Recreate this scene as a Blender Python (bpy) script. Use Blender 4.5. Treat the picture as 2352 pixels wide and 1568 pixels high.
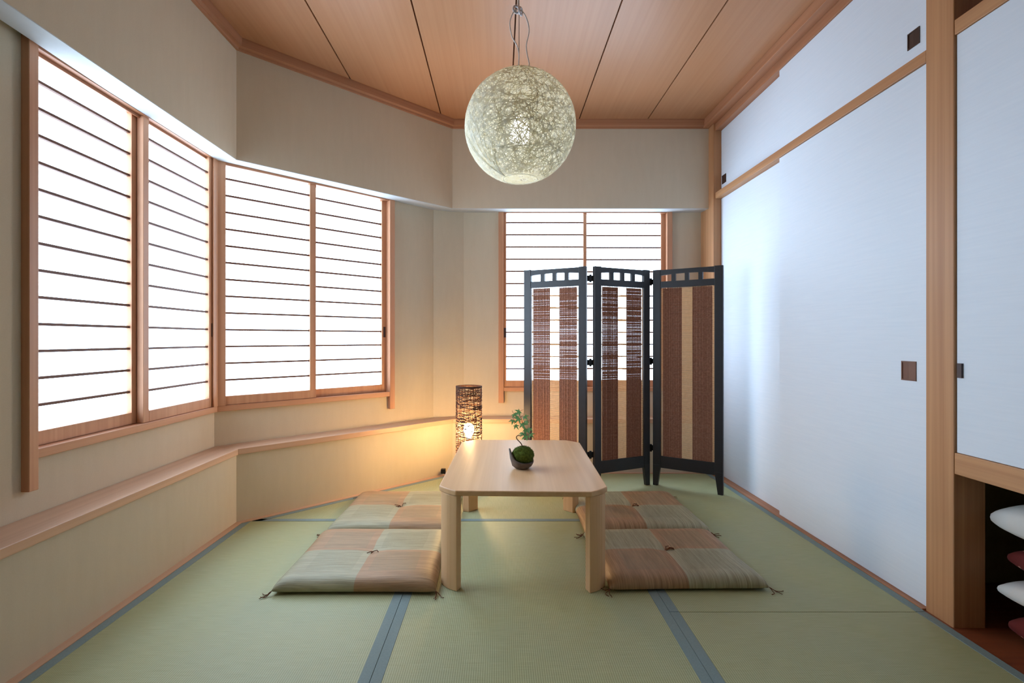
import bpy, bmesh, math, random
from mathutils import Vector, Matrix, noise

for o in list(bpy.data.objects):
    bpy.data.objects.remove(o, do_unlink=True)
SC = bpy.context.scene
COL = SC.collection

# ------------------------------------------------------------------ camera, world, exposure
EYE = 0.88                      # eye height in metres
FPX, VPX, VPY = 1236.0, 1148.0, 778.0   # focal length / vanishing point in 2352x1568 pixels
cam_d = bpy.data.cameras.new('camera')
cam_d.sensor_width = 36.0
cam_d.lens = 36.0 * FPX / 2352.0
cam_d.shift_x = (1176.0 - VPX) / 2352.0
cam_d.shift_y = (VPY - 784.0) / 2352.0
cam_d.clip_start = 0.02
cam = bpy.data.objects.new('camera', cam_d)
cam.location = (0, 0, EYE)
cam.rotation_euler = (math.pi / 2, 0, 0)
COL.objects.link(cam)
SC.camera = cam

wd = bpy.data.worlds.new('world')
SC.world = wd
wd.use_nodes = True
wd.node_tree.nodes['Background'].inputs[0].default_value = (0.75, 0.86, 1.0, 1)
wd.node_tree.nodes['Background'].inputs[1].default_value = 0.6

SC.view_settings.view_transform = 'Standard'
SC.view_settings.look = 'None'
SC.view_settings.gamma = 1.0
SC.view_settings.use_curve_mapping = False
SC.view_settings.exposure = 0.18
SC.cycles.adaptive_threshold = 0.08
SC.cycles.max_bounces = 8
SC.cycles.sample_clamp_indirect = 6.0
SC.cycles.caustics_reflective = False
SC.cycles.caustics_refractive = False
PAPER_GLOW = 6.3                # daylight coming through the shoji paper
BULB_GLOW = 640.0
PENDANT_GLOW = 9.0

# ------------------------------------------------------------------ materials
def lin(r, g, b):
    f = lambda c: (c / 255.0) / 12.92 if c / 255.0 <= 0.04045 else ((c / 255.0 + 0.055) / 1.055) ** 2.4
    return (f(r), f(g), f(b), 1.0)

def new_mat(name):
    m = bpy.data.materials.new(name)
    m.use_nodes = True
    nt = m.node_tree
    return m, nt, nt.nodes['Principled BSDF']

def node(nt, typ, **kw):
    n = nt.nodes.new(typ)
    for k, v in kw.items():
        setattr(n, k, v)
    return n

def coords(nt, scale=(1, 1, 1), kind='Object'):
    tc = node(nt, 'ShaderNodeTexCoord')
    mp = node(nt, 'ShaderNodeMapping')
    mp.inputs['Scale'].default_value = scale
    nt.links.new(tc.outputs[kind], mp.inputs['Vector'])
    return mp.outputs['Vector']

def noise_tex(nt, vec, scale, detail=4.0, rough=0.55, dist=0.0):
    n = node(nt, 'ShaderNodeTexNoise')
    n.inputs['Scale'].default_value = scale
    n.inputs['Detail'].default_value = detail
    n.inputs['Roughness'].default_value = rough
    n.inputs['Distortion'].default_value = dist
    nt.links.new(vec, n.inputs['Vector'])
    return n.outputs['Fac']

def ramp(nt, fac, stops):
    r = node(nt, 'ShaderNodeValToRGB')
    els = r.color_ramp.elements
    while len(els) < len(stops):
        els.new(0.5)
    for e, (p, c) in zip(els, stops):
        e.position = p
        e.color = c
    nt.links.new(fac, r.inputs['Fac'])
    return r.outputs['Color']

def mix(nt, a, b, fac, mode='MIX'):
    m = node(nt, 'ShaderNodeMix', data_type='RGBA', blend_type=mode)
    for sock, v in ((m.inputs[0], fac), (m.inputs[6], a), (m.inputs[7], b)):
        if hasattr(v, 'is_output'):
            nt.links.new(v, sock)
        else:
            sock.default_value = v
    return m.outputs[2]

def bump(nt, h, strength, dist, bs):
    b = node(nt, 'ShaderNodeBump')
    b.inputs['Strength'].default_value = strength
    b.inputs['Distance'].default_value = dist
    nt.links.new(h, b.inputs['Height'])
    nt.links.new(b.outputs['Normal'], bs.inputs['Normal'])

def math_n(nt, op, a, b=None):
    m = node(nt, 'ShaderNodeMath', operation=op)
    for i, v in enumerate((a, b)):
        if v is None:
            continue
        if hasattr(v, 'is_output'):
            nt.links.new(v, m.inputs[i])
        else:
            m.inputs[i].default_value = v
    return m.outputs[0]

def wave(nt, vec, scale, direction='X', profile='SIN', dist=0.0, dscale=1.0):
    w = node(nt, 'ShaderNodeTexWave', wave_type='BANDS', bands_direction=direction, wave_profile=profile)
    w.inputs['Scale'].default_value = scale
    w.inputs['Distortion'].default_value = dist
    w.inputs['Detail'].default_value = 1.0
    w.inputs['Detail Scale'].default_value = dscale
    nt.links.new(vec, w.inputs['Vector'])
    return w.outputs['Fac']

def wood(name, light, dark, axis='x', rough=0.45, grain=55.0, spec=0.4):
    m, nt, bs = new_mat(name)
    sc = {'x': (0.7, grain, grain), 'y': (grain, 0.7, grain), 'z': (grain, grain, 0.7)}[axis]
    wide = {'x': (0.35, 9, 9), 'y': (9, 0.35, 9), 'z': (9, 9, 0.35)}[axis]
    fine = noise_tex(nt, coords(nt, sc), 1.0, 3.0, 0.6)
    band = noise_tex(nt, coords(nt, wide), 1.0, 2.0, 0.5, 0.6)
    s = math_n(nt, 'ADD', math_n(nt, 'MULTIPLY', fine, 0.6), math_n(nt, 'MULTIPLY', band, 0.4))
    c = ramp(nt, s, [(0.30, dark), (0.68, light)])
    nt.links.new(c, bs.inputs['Base Color'])
    bs.inputs['Roughness'].default_value = rough
    bs.inputs['Specular IOR Level'].default_value = spec
    return m

def plain(name, col, rough=0.6, spec=0.4, metal=0.0, var=0.0, vscale=20.0):
    m, nt, bs = new_mat(name)
    bs.inputs['Roughness'].default_value = rough
    bs.inputs['Specular IOR Level'].default_value = spec
    bs.inputs['Metallic'].default_value = metal
    n = noise_tex(nt, coords(nt), vscale, 4.0)
    d = tuple(c * (1 - var) for c in col[:3]) + (1,)
    nt.links.new(ramp(nt, n, [(0.3, d), (0.7, col)]), bs.inputs['Base Color'])
    return m

def wall_mat():
    m, nt, bs = new_mat('beige_plaster')
    v = coords(nt, kind='Object')
    fine = noise_tex(nt, v, 260.0, 3.0, 0.7)
    vert = noise_tex(nt, coords(nt, (30, 30, 6.0)), 1.0, 3.0)
    s = math_n(nt, 'ADD', math_n(nt, 'MULTIPLY', fine, 0.6), math_n(nt, 'MULTIPLY', vert, 0.4))
    nt.links.new(ramp(nt, s, [(0.3, lin(201, 187, 163)), (0.7, lin(209, 196, 173))]), bs.inputs['Base Color'])
    bs.inputs['Roughness'].default_value = 0.9
    bs.inputs['Specular IOR Level'].default_value = 0.15
    return m

def fusuma_mat():
    m, nt, bs = new_mat('fusuma_paper')
    n = noise_tex(nt, coords(nt, (60, 5.0, 130)), 1.0, 4.0, 0.6, 0.4)
    nt.links.new(ramp(nt, n, [(0.3, lin(220, 229, 240)), (0.7, lin(225, 233, 243))]), bs.inputs['Base Color'])
    bs.inputs['Roughness'].default_value = 0.6
    bs.inputs['Specular IOR Level'].default_value = 0.25
    return m

def tatami_mat():
    m, nt, bs = new_mat('woven_rush')
    v = coords(nt)
    rib = wave(nt, v, 52.0, 'X', 'SIN', 0.15, 3.0)
    cross = wave(nt, v, 105.0, 'Y', 'SIN', 1.0, 4.0)
    fib = noise_tex(nt, coords(nt, (14, 420, 1)), 1.0, 3.0)
    big = noise_tex(nt, v, 2.5, 3.0)
    s = math_n(nt, 'ADD', math_n(nt, 'MULTIPLY', rib, 0.34), math_n(nt, 'MULTIPLY', cross, 0.16))
    s = math_n(nt, 'ADD', s, math_n(nt, 'MULTIPLY', fib, 0.5))
    c = ramp(nt, s, [(0.28, lin(130, 132, 90)), (0.72, lin(188, 190, 148))])
    c = mix(nt, c, ramp(nt, big, [(0.35, lin(174, 172, 118)), (0.65, lin(166, 170, 134))]), 0.35)
    nt.links.new(c, bs.inputs['Base Color'])
    bs.inputs['Roughness'].default_value = 0.55
    bs.inputs['Specular IOR Level'].default_value = 0.42
    bump(nt, s, 0.35, 0.0012, bs)
    return m

def zabuton_mat(name, tan_first):
    m, nt, bs = new_mat(name)
    tc = node(nt, 'ShaderNodeTexCoord')
    sp = node(nt, 'ShaderNodeSeparateXYZ')
    nt.links.new(tc.outputs['Object'], sp.inputs[0])
    wob = math_n(nt, 'MULTIPLY', math_n(nt, 'SUBTRACT', noise_tex(nt, tc.outputs['Object'], 8.0, 1.0), 0.5), 0.012)
    x, y = math_n(nt, 'ADD', sp.outputs[0], wob), math_n(nt, 'ADD', sp.outputs[1], wob)
    chk = math_n(nt, 'GREATER_THAN', math_n(nt, 'MULTIPLY', x, y), 0.0)     # 1 in near-left / far-right
    fine = noise_tex(nt, coords(nt, (5, 330, 5) if not tan_first else (330, 5, 5)), 1.0, 3.0, 0.7)
    fine2 = noise_tex(nt, coords(nt, (9, 90, 9) if not tan_first else (90, 9, 9)), 1.0, 2.0, 0.6)
    s = math_n(nt, 'ADD', math_n(nt, 'MULTIPLY', fine, 0.65), math_n(nt, 'MULTIPLY', fine2, 0.35))
    tan = ramp(nt, s, [(0.36, lin(138, 106, 74)), (0.64, lin(184, 148, 110))])
    grn = ramp(nt, s, [(0.36, lin(136, 130, 102)), (0.64, lin(180, 174, 142))])
    # darker woven square in the middle of each patch
    ax = math_n(nt, 'ABSOLUTE', math_n(nt, 'SUBTRACT', math_n(nt, 'ABSOLUTE', x), 0.115))
    ay = math_n(nt, 'ABSOLUTE', math_n(nt, 'SUBTRACT', math_n(nt, 'ABSOLUTE', y), 0.105))
    sq = math_n(nt, 'LESS_THAN', math_n(nt, 'MAXIMUM', ax, ay), 0.085)
    speck = noise_tex(nt, tc.outputs['Object'], 190.0, 2.0)
    sqf = math_n(nt, 'MULTIPLY', sq, math_n(nt, 'MULTIPLY', speck, 0.5))
    a, b = (grn, tan) if tan_first else (tan, grn)
    c = mix(nt, a, b, chk)
    c = mix(nt, c, lin(120, 122, 92), sqf)
    nt.links.new(c, bs.inputs['Base Color'])
    bs.inputs['Roughness'].default_value = 0.5
    bs.inputs['Specular IOR Level'].default_value = 0.4
    bump(nt, s, 0.5, 0.003, bs)
    return m

def emit_mat(name, col, strength):
    m, nt, bs = new_mat(name)
    bs.inputs['Base Color'].default_value = (0.9, 0.9, 0.9, 1)
    bs.inputs['Emission Color'].default_value = col
    bs.inputs['Emission Strength'].default_value = strength
    bs.inputs['Roughness'].default_value = 0.9
    return m

def translucent_mat(name, col, dark, amount, scale, rough=0.7):
    m, nt, bs = new_mat(name)
    n = noise_tex(nt, coords(nt), scale, 4.0, 0.7)
    c = ramp(nt, n, [(0.32, dark), (0.66, col)])
    nt.links.new(c, bs.inputs['Base Color'])
    bs.inputs['Roughness'].default_value = rough
    bs.inputs['Specular IOR Level'].default_value = 0.2
    tr = node(nt, 'ShaderNodeBsdfTranslucent')
    nt.links.new(c, tr.inputs['Color'])
    ms = node(nt, 'ShaderNodeMixShader')
    ms.inputs[0].default_value = amount
    out = nt.nodes['Material Output']
    nt.links.new(bs.outputs[0], ms.inputs[1])
    nt.links.new(tr.outputs[0], ms.inputs[2])
    nt.links.new(ms.outputs[0], out.inputs['Surface'])
    return m

def dotted_mat(name):
    m, nt, bs = new_mat(name)
    vo = node(nt, 'ShaderNodeTexVoronoi')
    vo.inputs['Scale'].default_value = 42.0
    nt.links.new(coords(nt), vo.inputs['Vector'])
    c = ramp(nt, vo.outputs['Distance'], [(0.15, lin(210, 150, 130)), (0.21, lin(104, 30, 24))])
    nt.links.new(c, bs.inputs['Base Color'])
    bs.inputs['Roughness'].default_value = 0.9
    return m

M = {}
M['wall'] = wall_mat()
M['fusuma'] = fusuma_mat()
M['tatami'] = tatami_mat()
PINK, PINKD = lin(206, 154, 118), lin(182, 126, 92)
for ax in 'xyz':
    M['frame_' + ax] = wood('cedar_frame_' + ax, PINK, PINKD, ax, 0.5)
    M['trim_' + ax] = wood('cedar_trim_' + ax, lin(184, 130, 96), lin(154, 100, 68), ax, 0.5)
    M['pillar_' + ax] = wood('cypress_pillar_' + ax, lin(200, 150, 106), lin(166, 114, 76), ax, 0.5)
    M['ledge_' + ax] = wood('ledge_wood_' + ax, lin(214, 176, 146), lin(194, 152, 122), ax, 0.4)
    M['table_' + ax] = wood('oak_table_' + ax, lin(230, 188, 142), lin(212, 166, 120), ax, 0.45, 40.0, 0.35)
M['ceil'] = wood('ceiling_board', lin(188, 136, 98), lin(176, 122, 84), 'y', 0.40, 60.0, 0.42)
M['soffit'] = plain('white_soffit', lin(200, 204, 206), 0.8, 0.2, 0, 0.04)
M['groove'] = plain('dark_groove', lin(96, 58, 38), 0.8, 0.2, 0, 0.2)
M['heri'] = plain('blue_edge_cloth', lin(134, 150, 148), 0.8, 0.2, 0, 0.15, 300.0)
M['kumiko'] = plain('backlit_muntin_wood', lin(112, 76, 60), 0.6, 0.3, 0, 0.15)  # bars stand against bright paper: their backlit shade is put into this dark colour
M['pull'] = plain('dark_pull', lin(66, 50, 52), 0.5, 0.4, 0, 0.1)
M['bronze'] = plain('brown_pull', lin(112, 70, 52), 0.45, 0.5, 0, 0.2)
M['darkpull'] = plain('dark_brown_pull', lin(62, 40, 30), 0.45, 0.5, 0, 0.2)
M['paper'] = emit_mat('shoji_paper_daylight', (0.74, 0.98, 1.24, 1), PAPER_GLOW)
M['black'] = plain('black_lacquer_wood', lin(34, 32, 36), 0.38, 0.5, 0, 0.2, 30.0)
M['blackmetal'] = plain('black_metal', lin(20, 20, 22), 0.4, 0.5, 0.6)
M['reed_brown'] = translucent_mat('brown_reed', lin(178, 126, 102), lin(140, 96, 76), 0.25, 90.0)
M['reed_light'] = translucent_mat('light_reed', lin(250, 222, 180), lin(238, 202, 156), 0.45, 60.0)
M['thread'] = plain('brown_thread', lin(132, 88, 68), 0.9, 0.1)
M['string'] = translucent_mat('paper_string', lin(254, 253, 246), lin(245, 240, 220), 0.48, 60.0)
M['cord_white'] = plain('white_cord', lin(226, 222, 220), 0.5, 0.4)
M['wire'] = plain('grey_wire', lin(150, 146, 144), 0.35, 0.5, 0.7)
M['acryl'] = plain('pale_ring', lin(206, 206, 214), 0.2, 0.6, 0.3)
M['bulb_pendant'] = emit_mat('frosted_lit_bulb', (0.97, 0.99, 0.98, 1), PENDANT_GLOW)  # pendant bulb, given a faint glow so the string shade reads bright
M['vine'] = plain('dark_vine', lin(96, 66, 52), 0.8, 0.2, 0, 0.45, 80.0)
M['bulb_on'] = emit_mat('lit_bulb', (1.0, 0.62, 0.26, 1), BULB_GLOW)
M['socket'] = plain('brown_socket', lin(70, 50, 40), 0.6, 0.3)
M['bowl'] = plain('rough_stoneware', lin(112, 98, 88), 0.65, 0.4, 0, 0.55, 45.0)
M['moss'] = plain('green_moss', lin(96, 112, 46), 0.95, 0.1, 0, 0.6, 120.0)
M['leaf'] = translucent_mat('maple_leaf', lin(120, 176, 120), lin(66, 122, 78), 0.4, 40.0, 0.45)
M['stem'] = plain('brown_stem', lin(96, 74, 56), 0.8, 0.2, 0, 0.2)
M['zab_l'] = zabuton_mat('checked_rush_cover_a', False)
M['zab_r'] = zabuton_mat('checked_rush_cover_b', True)
M['tassel'] = plain('brown_tassel', lin(104, 64, 44), 0.85, 0.2)
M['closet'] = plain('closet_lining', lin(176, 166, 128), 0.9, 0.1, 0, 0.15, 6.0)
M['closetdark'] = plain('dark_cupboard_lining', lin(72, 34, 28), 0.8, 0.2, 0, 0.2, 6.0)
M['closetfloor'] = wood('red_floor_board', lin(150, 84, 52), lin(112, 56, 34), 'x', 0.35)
M['linen'] = plain('white_linen', lin(226, 222, 216), 0.9, 0.1, 0, 0.06, 12.0)
M['dots'] = dotted_mat('red_dotted_cloth')

# ------------------------------------------------------------------ mesh helpers
class MB:
    def __init__(self):
        self.v, self.f = [], []
    def poly(self, pts, faces):
        k = len(self.v)
        self.v += [tuple(p) for p in pts]
        self.f += [tuple(i + k for i in q) for q in faces]
        return self
    def hexa(self, p):      # p: 4 bottom (ccw from above) + 4 top
        return self.poly(p, [(3, 2, 1, 0), (4, 5, 6, 7), (0, 1, 5, 4), (1, 2, 6, 5), (2, 3, 7, 6), (3, 0, 4, 7)])
    def box(self, x0, x1, y0, y1, z0, z1):
        return self.hexa([(x0, y0, z0), (x1, y0, z0), (x1, y1, z0), (x0, y1, z0),
                          (x0, y0, z1), (x1, y0, z1), (x1, y1, z1), (x0, y1, z1)])
    def prism(self, pts, z0, z1):   # pts ccw
        n = len(pts)
        p = [(x, y, z0) for x, y in pts] + [(x, y, z1) for x, y in pts]
        return self.poly(p, [tuple(range(n - 1, -1, -1)), tuple(range(n, 2 * n))] +
                         [(i, (i + 1) % n, (i + 1) % n + n, i + n) for i in range(n)])
    def tube(self, pts, r, sides=6, closed=False):
        pts = [Vector(p) for p in pts]
        n = len(pts)
        rr = r if isinstance(r, (list, tuple)) else [r] * n
        ring, ref = [], None
        for i, p in enumerate(pts):
            a = pts[(i - 1) % n] if closed or i > 0 else pts[i]
            b = pts[(i + 1) % n] if closed or i < n - 1 else pts[i]
            t = (b - a)
            t = t.normalized() if t.length > 1e-9 else Vector((0, 0, 1))
            if ref is None:
                ref = t.orthogonal().normalized()
            ref = (ref - t * ref.dot(t))
            ref = ref.normalized() if ref.length > 1e-6 else t.orthogonal().normalized()
            bi = t.cross(ref)
            ring.append([p + (ref * math.cos(2 * math.pi * k / sides) + bi * math.sin(2 * math.pi * k / sides)) * rr[i] for k in range(sides)])
        vs = [q for rg in ring for q in rg]
        fs = []
        for i in range(n if closed else n - 1):
            j = (i + 1) % n
            for k in range(sides):
                l = (k + 1) % sides
                fs.append((i * sides + k, i * sides + l, j * sides + l, j * sides + k))
        if not closed:
            fs.append(tuple(range(sides - 1, -1, -1)))
            fs.append(tuple(range((n - 1) * sides, n * sides)))
        return self.poly(vs, fs)
    def lathe(self, prof, n=32, cap=True):
        vs, fs = [], []
        for r, z in prof:
            for k in range(n):
                a = 2 * math.pi * k / n
                vs.append((r * math.cos(a), r * math.sin(a), z))
        for i in range(len(prof) - 1):
            for k in range(n):
                l = (k + 1) % n
                fs.append((i * n + k, i * n + l, (i + 1) * n + l, (i + 1) * n + k))
        if cap:
            fs.append(tuple(range(n - 1, -1, -1)))
            fs.append(tuple(range((len(prof) - 1) * n, len(prof) * n)))
        return self.poly(vs, fs)
    def mesh(self, name):
        me = bpy.data.meshes.new(name)
        me.from_pydata(self.v, [], self.f)
        me.validate()
        bm = bmesh.new(); bm.from_mesh(me)
        bmesh.ops.recalc_face_normals(bm, faces=bm.faces)
        bm.to_mesh(me); bm.free()
        return me
    def build(self, name, mat, parent=None, smooth=False, bevel=0.0, loc=None, rot=None):
        return obj(name, self.mesh(name), mat, parent, smooth, bevel, loc, rot)

def obj(name, me, mat, parent=None, smooth=False, bevel=0.0, loc=None, rot=None):
    if mat is not None and not me.materials:
        me.materials.append(M[mat] if isinstance(mat, str) else mat)
    if smooth:
        for p in me.polygons:
            p.use_smooth = True
    o = bpy.data.objects.new(name, me)
    COL.objects.link(o)
    if parent is not None:
        o.parent = parent
    if loc is not None:
        o.location = loc
    if rot is not None:
        o.rotation_euler = rot
    if bevel > 0:
        b = o.modifiers.new('bevel', 'BEVEL')
        b.width = bevel; b.segments = 2; b.limit_method = 'ANGLE'
    return o

def tag(o, label=None, cat=None, group=None, kind=None):
    if label: o['label'] = label
    if cat: o['category'] = cat
    if group: o['group'] = group
    if kind: o['kind'] = kind
    return o

def empty(name, loc=(0, 0, 0), rz=0.0, parent=None):
    o = bpy.data.objects.new(name, None)
    o.empty_display_size = 0.1
    COL.objects.link(o)
    o.location = loc
    o.rotation_euler = (0, 0, rz)
    if parent is not None:
        o.parent = parent
    return o

# ------------------------------------------------------------------ room outline
NEAR = -0.9
XL, XR, YB = -1.262, 1.375, 3.544
P0, P1, P2, P3 = (XL, NEAR), (XL, 2.578), (-0.312, YB), (XR, YB)
SOFF, CEIL, LEDGE, NICHE = 1.74, 2.315, 0.354, 0.135

class Run:      # a stretch of wall: local x along it, local y away from the room
    def __init__(s, a, b):
        s.a = Vector(a); s.b = Vector(b)
        s.u = (s.b - s.a).normalized(); s.len = (s.b - s.a).length
        s.d = Vector((-s.u.y, s.u.x)); s.ang = math.atan2(s.u.y, s.u.x)
    def u_px(s, px, d):     # distance along the run of an image column, on the plane d behind the face
        k = (px - VPX) / FPX
        q = s.a + s.d * d
        return (k * q.y - q.x) / (s.u.x - k * s.u.y)
RUN = [Run(P0, P1), Run(P1, P2), Run(P2, P3)]
def half(i):    # tan of half the bend at the corner between run i and i+1
    return math.tan((RUN[i].ang - RUN[i + 1].ang) / 2)
def u_lo(i, d):  # mitred start of run i at depth d
    return 0.0 if i == 0 else -d * half(i - 1)
def u_hi(i, d):
    return RUN[i].len if i == 2 else RUN[i].len + d * half(i)

def seg(mb, i, prof, u0=None, u1=None, prof_end=None):
    """sweep a closed (d,z) profile along run i, mitred at the corners; run-local coordinates"""
    pe = prof_end or prof
    a = [((u_lo(i, d) if u0 is None else u0), d, z) for d, z in prof]
    b = [((u_hi(i, d) if u1 is None else u1), d, z) for d, z in pe]
    n = len(prof)
    return mb.poly(a + b, [tuple(range(n)), tuple(range(2 * n - 1, n - 1, -1))] +
                   [(k, k + n, (k + 1) % n + n, (k + 1) % n) for k in range(n)])
def rect(d0, d1, z0, z1):
    return [(d0, z0), (d1, z0), (d1, z1), (d0, z1)]
def run_obj(mb, name, mat, i, **kw):
    r = RUN[i]
    return mb.build(name, mat, None, loc=(r.a.x, r.a.y, 0), rot=(0, 0, r.ang), **kw)

# window extents along each run (local u), measured at the sash plane
WIN = []
r0, r1, r2 = RUN
WIN.append(dict(u0=1.603 - NEAR, u1=u_hi(0, 0.14) - 0.030))
WIN.append(dict(u0=u_lo(1, 0.14) + 0.030, u1=r1.u_px(893, 0.125)))
WIN.append(dict(u0=r2.u_px(1157, 0.125), u1=r2.u_px(1531, 0.125)))
Z_SILL, Z_TOP = 0.552, 1.748

SIDE = ['left', 'diagonal', 'back']
WALL_LABEL = ['beige plastered left wall with long window niche', 'beige plastered diagonal wall joining left and back walls',
              'beige plastered back wall with window behind folding screen']
for i in range(3):
    mb = MB()
    seg(mb, i, rect(0, 0.30, -0.06, LEDGE - 0.028))                     # wall under the ledge
    w = WIN[i]
    seg(mb, i, rect(NICHE, 0.30, LEDGE - 0.028, Z_SILL - 0.02))         # niche wall below the window
    seg(mb, i, rect(NICHE, 0.30, Z_TOP + 0.03, CEIL))
    seg(mb, i, rect(NICHE, 0.30, Z_SILL - 0.02, Z_TOP + 0.03), u1=w['u0'] - 0.005)
    if i > 0:
        seg(mb, i, rect(NICHE, 0.30, Z_SILL - 0.02, Z_TOP + 0.03), u0=w['u1'] + 0.005)
    rise = [(0.140, 0.016), (0.016, 0.006), (0.006, 0.006)][i]
    pa = [(0, SOFF), (NICHE + 0.01, SOFF + rise[0]), (NICHE + 0.01, CEIL + 0.05), (0, CEIL + 0.05)]
    pb = [(0, SOFF), (NICHE + 0.01, SOFF + rise[1]), (NICHE + 0.01, CEIL + 0.05), (0, CEIL + 0.05)]
    seg(mb, i, pa, prof_end=pb)                                          # header
    if i == 2:  # small splayed pier in the niche corner
        q = RUN[2]
        a = Vector((-0.445, 3.60)) - q.a; b = Vector((-0.247, YB + NICHE)) - q.a
        c = Vector((-0.36, 3.75)) - q.a
        mb.prism([(a.x, a.y), (b.x, b.y), (c.x, c.y)], LEDGE - 0.02, SOFF + 0.02)
    o = run_obj(mb, 'wall_' + SIDE[i], 'wall', i)
    so = MB(); e = 0.0025
    seg(so, i, [(0.001, SOFF - e), (NICHE + 0.01, SOFF + rise[0] - e), (NICHE + 0.01, SOFF + rise[0] + e), (0.001, SOFF + e)],
        prof_end=[(0.001, SOFF - e), (NICHE + 0.01, SOFF + rise[1] - e), (NICHE + 0.01, SOFF + rise[1] + e), (0.001, SOFF + e)])
    so.build('soffit', 'soffit', o)
    tag(o, WALL_LABEL[i], 'wall', kind='structure')

# ledges (three boards with joints at the corners), baseboards, ceiling trim
ntrim = 0
def trim(mb, i, mat, label, bevel=0.0):
    global ntrim
    ntrim += 1
    return tag(run_obj(mb, 'trim_%d' % ntrim, mat, i, bevel=bevel), label, 'trim', kind='structure')
for i in range(3):
    mb = MB(); seg(mb, i, rect(-0.012, NICHE, LEDGE - 0.028, LEDGE))
    trim(mb, i, 'ledge_x', ['long wooden ledge board under the left window', 'wooden ledge board along the diagonal wall',
                            'wooden ledge board along the back wall behind the lamp'][i], 0.002)
for i in range(3):
    mb = MB(); seg(mb, i, rect(-0.030, 0.0, -0.05, 0.003))
    o = run_obj(mb, 'baseboard_' + SIDE[i], 'ledge_x', i)
    tag(o, 'thin wooden floor strip at foot of the %s wall' % SIDE[i], 'baseboard', kind='structure')
for i in range(3):
    mb = MB(); seg(mb, i, [(0, 2.262), (-0.012, 2.262), (-0.014, 2.272), (-0.030, 2.276), (-0.034, CEIL - 0.008), (-0.034, CEIL), (0, CEIL)])
    trim(mb, i, 'trim_x', 'brown ceiling trim above the %s wall' % SIDE[i])

# ------------------------------------------------------------------ shoji windows
WIN_LABEL = ['large shoji window in the left wall with two sliding sashes', 'shoji window in the diagonal wall between left window and lamp',
             'shoji window in back wall half hidden by the folding screen']
def sash(win, u0, u1, d0, wl, wr, pull):
    """one sliding sash: stiles and rails in a mesh, muntins and paper below it"""
    zb, zt = Z_SILL + 0.001, Z_TOP + 0.024
    d1 = d0 + 0.026
    f = MB()
    f.box(u0, u0 + wl, d0, d1, zb, zt); f.box(u1 - wr, u1, d0, d1, zb, zt)
    f.box(u0 + wl, u1 - wr, d0, d1, zb, zb + 0.044); f.box(u0 + wl, u1 - wr, d0, d1, 1.756, zt)
    s = f.build('sash', 'frame_z', win, bevel=0.0015)
    bar = None
    for k in range(13):
        z = 0.676 + 0.0832 * k
        if bar is None:
            bar = MB().box(u0 + wl, u1 - wr, d0 + 0.008, d0 + 0.020, -0.0045, 0.0045).mesh('muntin')
        obj('muntin', bar, 'kumiko', s, loc=(0, 0, z))
    MB().box(u0 + wl - 0.004, u1 - wr + 0.004, d0 + 0.0205, d0 + 0.0225, zb + 0.04, 1.762).build('paper_panel', 'paper', s)
    if pull is not None:
        MB().box(pull - 0.008, pull + 0.008, d0 - 0.0012, d0 + 0.004, 0.89, 0.955).build('finger_pull', 'pull', s)
    return s
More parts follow.
